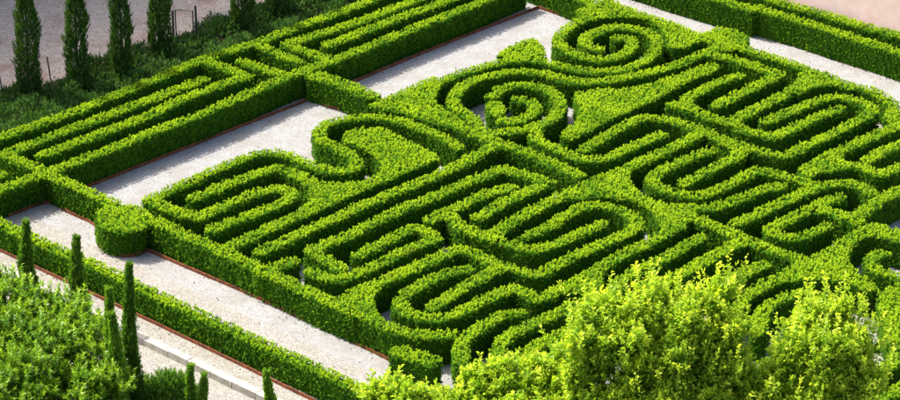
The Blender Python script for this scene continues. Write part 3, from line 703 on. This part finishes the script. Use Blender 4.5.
CG = 'cypresses behind the side strip'
for (x, y), H, r, lab in [
    ((-19.65, 10.94), 6.3, .52, 'slim dark cypress by the thin iron stake, first in the shrub bed row'),
    ((-17.47, 11.91), 6.0, .50, 'slim dark cypress second in the row of the shrub bed, between iron stake and gate'),
    ((-15.57, 13.13), 5.9, .45, 'slim dark cypress third in the row of the shrub bed, between iron stake and gate'),
    ((-13.97, 15.78), 5.8, .50, 'slim dark cypress right beside the metal gate'),
    ((-10.27, 19.20), 5.4, .52, 'slim dark cypress near the pale stone slab, past the metal gate'),
    ((-8.57, 21.52), 5.2, .48, 'slim cypress of the shrub bed second past the stone slab'),
    ((-6.35, 23.45), 5.2, .46, 'last slim cypress of the shrub bed row, beyond the stone slab')]:
    cypress((x, y, 0), H, r, lab, CG, M['cypress'], .9)
FG = 'young cypresses along the lower path'
for (x, y), H, r, lab, mk in [
    ((-17.95, -10.9), 3.4, .30, 'dark young cypress at the far end of the leafy round tree', 'midcypress'),
    ((-16.80, -9.75), 3.8, .33, 'shaggy young cypress in front of the lower hedge behind the leafy round tree', 'midcypress'),
    ((-14.65, -11.0), 3.75, .30, 'pointed young cypress rising from the edge of the leafy round tree', 'midcypress'),
    ((-11.61, -19.07), 6.6, .30, 'tallest dark young cypress beside the pale stone kerb', 'midcypress'),
    ((-12.32, -19.47), 5.8, .26, 'slender light-green cypress tip beside the tallest young cypress', 'young'),
    ((-12.01, -20.57), 5.4, .34, 'bushy light-green cypress in front of the tallest young cypress', 'young'),
    ((-9.42, -19.75), 2.75, .17, 'small bright cypress, taller of a close pair by the stone kerb', 'young'),
    ((-8.98, -20.0), 2.55, .17, 'small bright cypress, shorter of a close pair by the stone kerb', 'young'),
    ((-6.62, -19.7), 2.55, .17, 'single small bright cypress between stone kerb and lime-green trees', 'young')]:
    cypress((x, y, -.2), H, r, lab, FG, M[mk], 1.4 if r > .2 else 2.0, taper=.8)

def mound(loc, r, h, label, group, m, name='juniper_shrub', n=420, ll=.13, lw=.03, nl=9):
    x, y, z0 = loc
    root = tag(empty(name, loc), label, 'shrub', group)
    sub = 9; sc = []
    for k in range(sub):
        a = R.random() * 6.28; d = r * math.sqrt(R.random()) * .75
        sc.append((x + d * math.cos(a), y + d * math.sin(a), r * R.uniform(.35, .6), h * R.uniform(.7, 1.05) * (1 - .35 * (d / r) ** 2)))
    st = [tube([(x, y, z0), ((x + s[0]) / 2, (y + s[1]) / 2, z0 + s[3] * .4), (s[0], s[1], z0 + s[3] * .75)], [.03, .022, .01], 5) for s in sc]
    V, Q, _ = join(st); quads('stems', V, Q, M['bark'], root, smooth=True)
    k = R.integers(0, sub, n); S = np.array(sc)[k]
    dv = norm(np.column_stack([R.normal(0, 1, (n, 2)), np.abs(R.normal(0, .9, n)) - .1]))
    P = np.column_stack([S[:, :2] + dv[:, :2] * S[:, 2:3] * R.uniform(.6, 1, (n, 1)), z0 + np.maximum(.05, S[:, 3] * (.35 + .6 * dv[:, 2] * R.uniform(.7, 1, n)))])
    ax = norm(dv + np.array([0, 0, .5]) + R.normal(0, .25, (n, 3)))
    Vs, Qs, T = shoots(P, ax, R.uniform(.16, .32, n), nl, ll, lw, .8, .3, NEEDLE)
    tag(quads('foliage', Vs, Qs, m, root, T), kind='stuff')
    return root

SHRUBS = []
for i, a in enumerate(np.arange(-2.5, 27, 1.35)):
    SHRUBS.append((a + R.uniform(-.3, .3), -1.75 + R.uniform(-.3, .3), R.uniform(.85, 1.1), R.uniform(.65, .95)))
for i, a in enumerate(np.arange(1.0, 26, 1.45)):
    SHRUBS.append((a + R.uniform(-.3, .3), -3.6 + R.uniform(-.35, .35), R.uniform(.85, 1.15), R.uniform(.7, 1.1)))
for i, a in enumerate(np.arange(2.0, 25, 1.15)):
    if 13 < a < 16.8 or 6.4 < a < 8.4: continue            # kept clear round the gate and the stake
    SHRUBS.append((a + R.uniform(-.3, .3), -4.95 + R.uniform(-.35, .3), R.uniform(.55, .85), R.uniform(.45, .7)))
for a, b, r, h in SHRUBS:
    x, y = AB(W0, a, b)
    mound((x, y, 0), r, h, 'dark green feathery shrub in the bed between hedge and cypress row', 'shrubs at the cypress row', M['juniper'], n=int(360 * r * r) + 60)
mound((-10.66, -18.96, -.2), 1.3, 2.3, 'large rounded feathery shrub beside the close pair of small cypresses', 'shrubs by the lower path', M['midcypress'], n=2600)
mound((-24.3, 24.6, 0), 1.3, 1.3, 'dark shrub at the far corner of the gravel yard', 'shrubs by the yard', M['juniper'], n=700)

def broad_tree(base, blobs, label, m, tmpl, ll, lw, nl, nsh, Ls, name='broadleaf_tree', group=None, trunk=.22, sp=(1.2, .75), lead=16, lsc=1.0, clump=(.28, .55), jit=.4, zst=1.0, per=16):
    root = tag(empty(name, base), label, 'tree', group)
    bl = np.array(blobs, float); c = bl[:, :3].mean(0); b = np.array(base)
    fork = b + (np.array([c[0], c[1], bl[:, 2].min()]) - b) * np.array([.7, .7, .55])
    V, Q, _ = tube([b - [0, 0, .1], b * .5 + fork * .5 + [.08, .03, 0], fork], [trunk * 1.25, trunk, trunk * .8], 10)
    quads('trunk', V, Q, M['bark'], root, smooth=True)
    lst = []; subs = []
    for x, y, z, r in blobs:
        e = np.array([x, y, z]); mid = fork * .5 + e * .5 + R.normal(0, .15, 3) - [0, 0, .1 * r]
        v, q, _ = tube([fork, mid, e], [trunk * .55, trunk * .33, trunk * .15], 7)
        quads('limb', v, q, M['bark'], root, smooth=True)
        for k in range(int(per * r * r + 6)):
            d = norm(R.normal(0, 1, 3)); d[2] = d[2] * .8 + .15
            s = e + d * r * R.uniform(.35, .9); subs.append((*s, r * R.uniform(*clump), *d))
            if k % 2 == 0: lst.append(tube([e, e * .5 + s * .5 + R.normal(0, .06, 3), s], [trunk * .12, .02, .008], 4))
    v, q, _ = join(lst); tag(quads('branches', v, q, M['bark'], root), kind='stuff')
    S = np.array(subs); pr = S[:, 3] ** 2; pr /= pr.sum()
    k = R.choice(len(S), nsh, p=pr); S = S[k]
    d = norm(R.normal(0, 1, (nsh, 3))); d[:, 2] = np.abs(d[:, 2]) * .9 - .1
    P = S[:, :3] + d * S[:, 3:4] * R.uniform(.3, 1, (nsh, 1)) * np.array([1, 1, zst]); od = S[:, 4:]
    ax = norm(.6 * d + .4 * od + np.array([0, 0, .75]) + R.normal(0, .2, (nsh, 3)))
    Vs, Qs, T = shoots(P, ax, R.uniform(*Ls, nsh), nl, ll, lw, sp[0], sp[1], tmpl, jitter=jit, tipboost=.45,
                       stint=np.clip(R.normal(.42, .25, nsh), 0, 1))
    # upright leaders break the outline
    n2 = int(len(blobs) * lead); k = R.integers(0, len(blobs), n2); d = norm(np.column_stack([R.normal(0, 1, (n2, 2)), R.uniform(.25, 1.6, n2)]))
    P2 = bl[k, :3] + d * bl[k, 3:4] * R.uniform(.7, 1.05, (n2, 1))
    a2 = norm(.7 * d * R.uniform(.3, 1.2, (n2, 1)) + np.array([0, 0, 1.]) + R.normal(0, .2, (n2, 3)))
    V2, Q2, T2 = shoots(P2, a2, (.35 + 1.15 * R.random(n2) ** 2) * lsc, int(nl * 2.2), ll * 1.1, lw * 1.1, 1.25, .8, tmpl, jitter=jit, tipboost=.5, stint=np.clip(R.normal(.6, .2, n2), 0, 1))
    Vs, Qs, T = join([(Vs, Qs, T), (V2, Q2, T2)])
    tag(quads('crown', Vs, Qs, m, root, T), kind='stuff')
    return root


broad_tree((-1.5, -24.5, -.3), [(-2.12,-25.61,4.2,0.75),(-1.29,-26.06,4.3,0.75),(-0.13,-26.65,4.4,0.74),(1.08,-26.3,4.9,0.81),(2.19,-26.43,5.2,0.94),(3.36,-26.51,5.4,0.94),(0.67,-27.02,4.3,0.94),(2.66,-27.89,4.8,1.06)],
           'low lime-green tree crown reaching across the end of the gravel path', M['bright'], KITE, .145, .085, 10, 4600, (.25, .5), lead=26, lsc=.6, jit=.8, clump=(.22, .42), zst=1.5, per=11, group='lime-green trees in front of the maze')
broad_tree((5.2, -25.0, -.3), [(4.51,-27.21,7,0.8),(4.66,-26.43,7.6,0.57),(5.08,-26.1,7.8,0.43),(5.88,-27.42,7.3,0.79),(6.3,-26.77,8.0,0.6),(6.61,-25.9,8.3,0.43),(7.48,-27.1,7.5,0.86),(7.95,-26.1,7.8,0.5),(8.73,-26.27,8.0,0.63),(9.09,-25.76,8.3,0.43),(9.29,-26.91,7.4,0.66),(4.27,-27.04,6,1.0),(5.82,-27.27,6.2,1.2),(7.64,-27.41,6.2,1.26),(9.24,-27.27,6.2,0.93),(4.97,-28.11,5,1.19),(6.95,-28.31,5,1.32),(8.8,-27.97,5,1.2),(8.37,-26.4,6.6,0.94),(6.7,-26.4,6.6,0.94),(5.19,-26.38,6.4,0.8)],
           'large lime-green tree with two pointed tops in front of the maze centre', M['bright'], KITE, .145, .08, 10, 9500, (.25, .6), lead=26, lsc=1.0, jit=.8, clump=(.22, .42), zst=1.9, per=8, group='lime-green trees in front of the maze')
broad_tree((12.0, -25.0, -.3), [(11.34,-27.51,6.9,0.6),(11.64,-26.72,7.3,0.47),(12.18,-26.19,7.7,0.57),(13.08,-26.19,7.7,0.6),(13.49,-26.89,7.2,0.6),(12.37,-27.61,7.1,0.86),(13.73,-26.89,6.6,0.57),(11.3,-27.45,6,0.8),(12.61,-27.59,6,1.13),(13.72,-27.73,6,0.66),(10.28,-27.99,5.2,0.73),(11.58,-28.31,5,1.13),(13.24,-28.31,5,1.06),(12.08,-26.8,6.4,0.73),(13.18,-26.8,6.4,0.73)],
           'lime-green tree with a dark gap dividing it from the two-topped tree', M['bright'], KITE, .145, .08, 10, 6600, (.25, .6), lead=26, lsc=1.0, jit=.8, clump=(.22, .42), zst=1.9, per=8, group='lime-green trees in front of the maze')
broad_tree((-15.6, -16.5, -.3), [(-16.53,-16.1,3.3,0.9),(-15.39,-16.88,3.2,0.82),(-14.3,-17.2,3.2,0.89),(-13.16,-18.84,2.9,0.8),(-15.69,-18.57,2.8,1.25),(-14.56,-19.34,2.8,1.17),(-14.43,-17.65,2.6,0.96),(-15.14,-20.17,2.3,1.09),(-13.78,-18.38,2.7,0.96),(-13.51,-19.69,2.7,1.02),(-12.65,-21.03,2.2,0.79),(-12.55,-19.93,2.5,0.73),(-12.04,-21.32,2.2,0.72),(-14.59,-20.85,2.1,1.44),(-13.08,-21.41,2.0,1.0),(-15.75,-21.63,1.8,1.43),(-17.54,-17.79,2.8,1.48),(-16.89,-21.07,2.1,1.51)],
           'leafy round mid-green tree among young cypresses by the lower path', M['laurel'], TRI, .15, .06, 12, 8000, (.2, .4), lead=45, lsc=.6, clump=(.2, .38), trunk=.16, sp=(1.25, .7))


# ------------------------------------------------------------------ gate, stakes, slab
def bar(p, q, r, seg=6):
    return tube([p, q], [r, r], seg)
g0 = np.array([-13.60, 18.13]); g1 = np.array([-12.43, 17.73])
gate = tag(empty('metal_gate', (*g0, 0)), 'narrow dark metal gate frame standing open to the gravel yard', 'gate')
gd = norm(g1 - g0)
def gp(t, z): p = g0 + gd * t; return np.array([p[0], p[1], z])
gw = float(np.linalg.norm(g1 - g0))
for t, H in ((0, 1.75), (gw, 2.15)):
    V, Q, _ = bar(gp(t, 0), gp(t, H), .06); quads('post', V, Q, M['metal'], gate)
leaf = [bar(gp(.14, .15), gp(.14, 1.8), .034), bar(gp(gw - .16, .15), gp(gw - .16, 1.9), .034)]
V, Q, _ = join(leaf); lf = quads('gate_leaf', V, Q, M['metal'], gate)
for z0_, z1_ in ((1.8, 1.9), (.2, .2)):
    V, Q, _ = bar(gp(.14, z0_), gp(gw - .16, z1_), .026); quads('rail', V, Q, M['metal'], gate)
V, Q, _ = bar(gp(gw, 1.4), gp(gw + .95, .2) + [.1, .1, 0], .022); quads('brace', V, Q, M['metal'], gate)
for (x, y), H, lab in (((-18.98, 13.1), 1.35, 'thin dark iron stake between the first two slim cypresses'),
                       ((-20.95, 11.1), 1.25, 'thin dark iron stake leaning at the edge of the gravel yard')):
    V, Q, _ = bar((x, y, 0), (x - .12, y, H), .036); tag(quads('iron_stake', V, Q, M['metal']), lab, 'stake', 'iron stakes')
V, F = box_vf((-11.6, 21.9), A, B, .62, .32, 0, .06)
tag(poly('stone_slab', V, F, M['stone']), 'pale flat stone slab lying on the gravel yard', 'slab')

# ------------------------------------------------------------------ clippings and fallen leaves on the gravel
n = 42000
X = np.column_stack([R.uniform(-24, 24, n), R.uniform(-20, 25, n)])
bb, ss, ow = grid_at(X)
keep = (bb < -.02) & (R.random(n) < np.where(bb > -.35, .35, .035))
q = (X - K0) @ A; keep &= (q > .4) & (((X - W0) @ B) > -.4)
X = X[keep]; n = len(X)
P = np.column_stack([X, np.full(n, .012)])
an = R.random(n) * 6.28
Vl, Ql, Tl = shoots(P, norm(np.column_stack([np.cos(an), np.sin(an), R.uniform(.05, .3, n)])), .02, 2, .07, .05, .6, .6, TRI, jitter=.6)
tag(quads('leaf_litter', Vl, Ql, M['litter'], None, Tl), 'scattered clippings and fallen leaves on the pale gravel', 'leaf litter', kind='stuff')
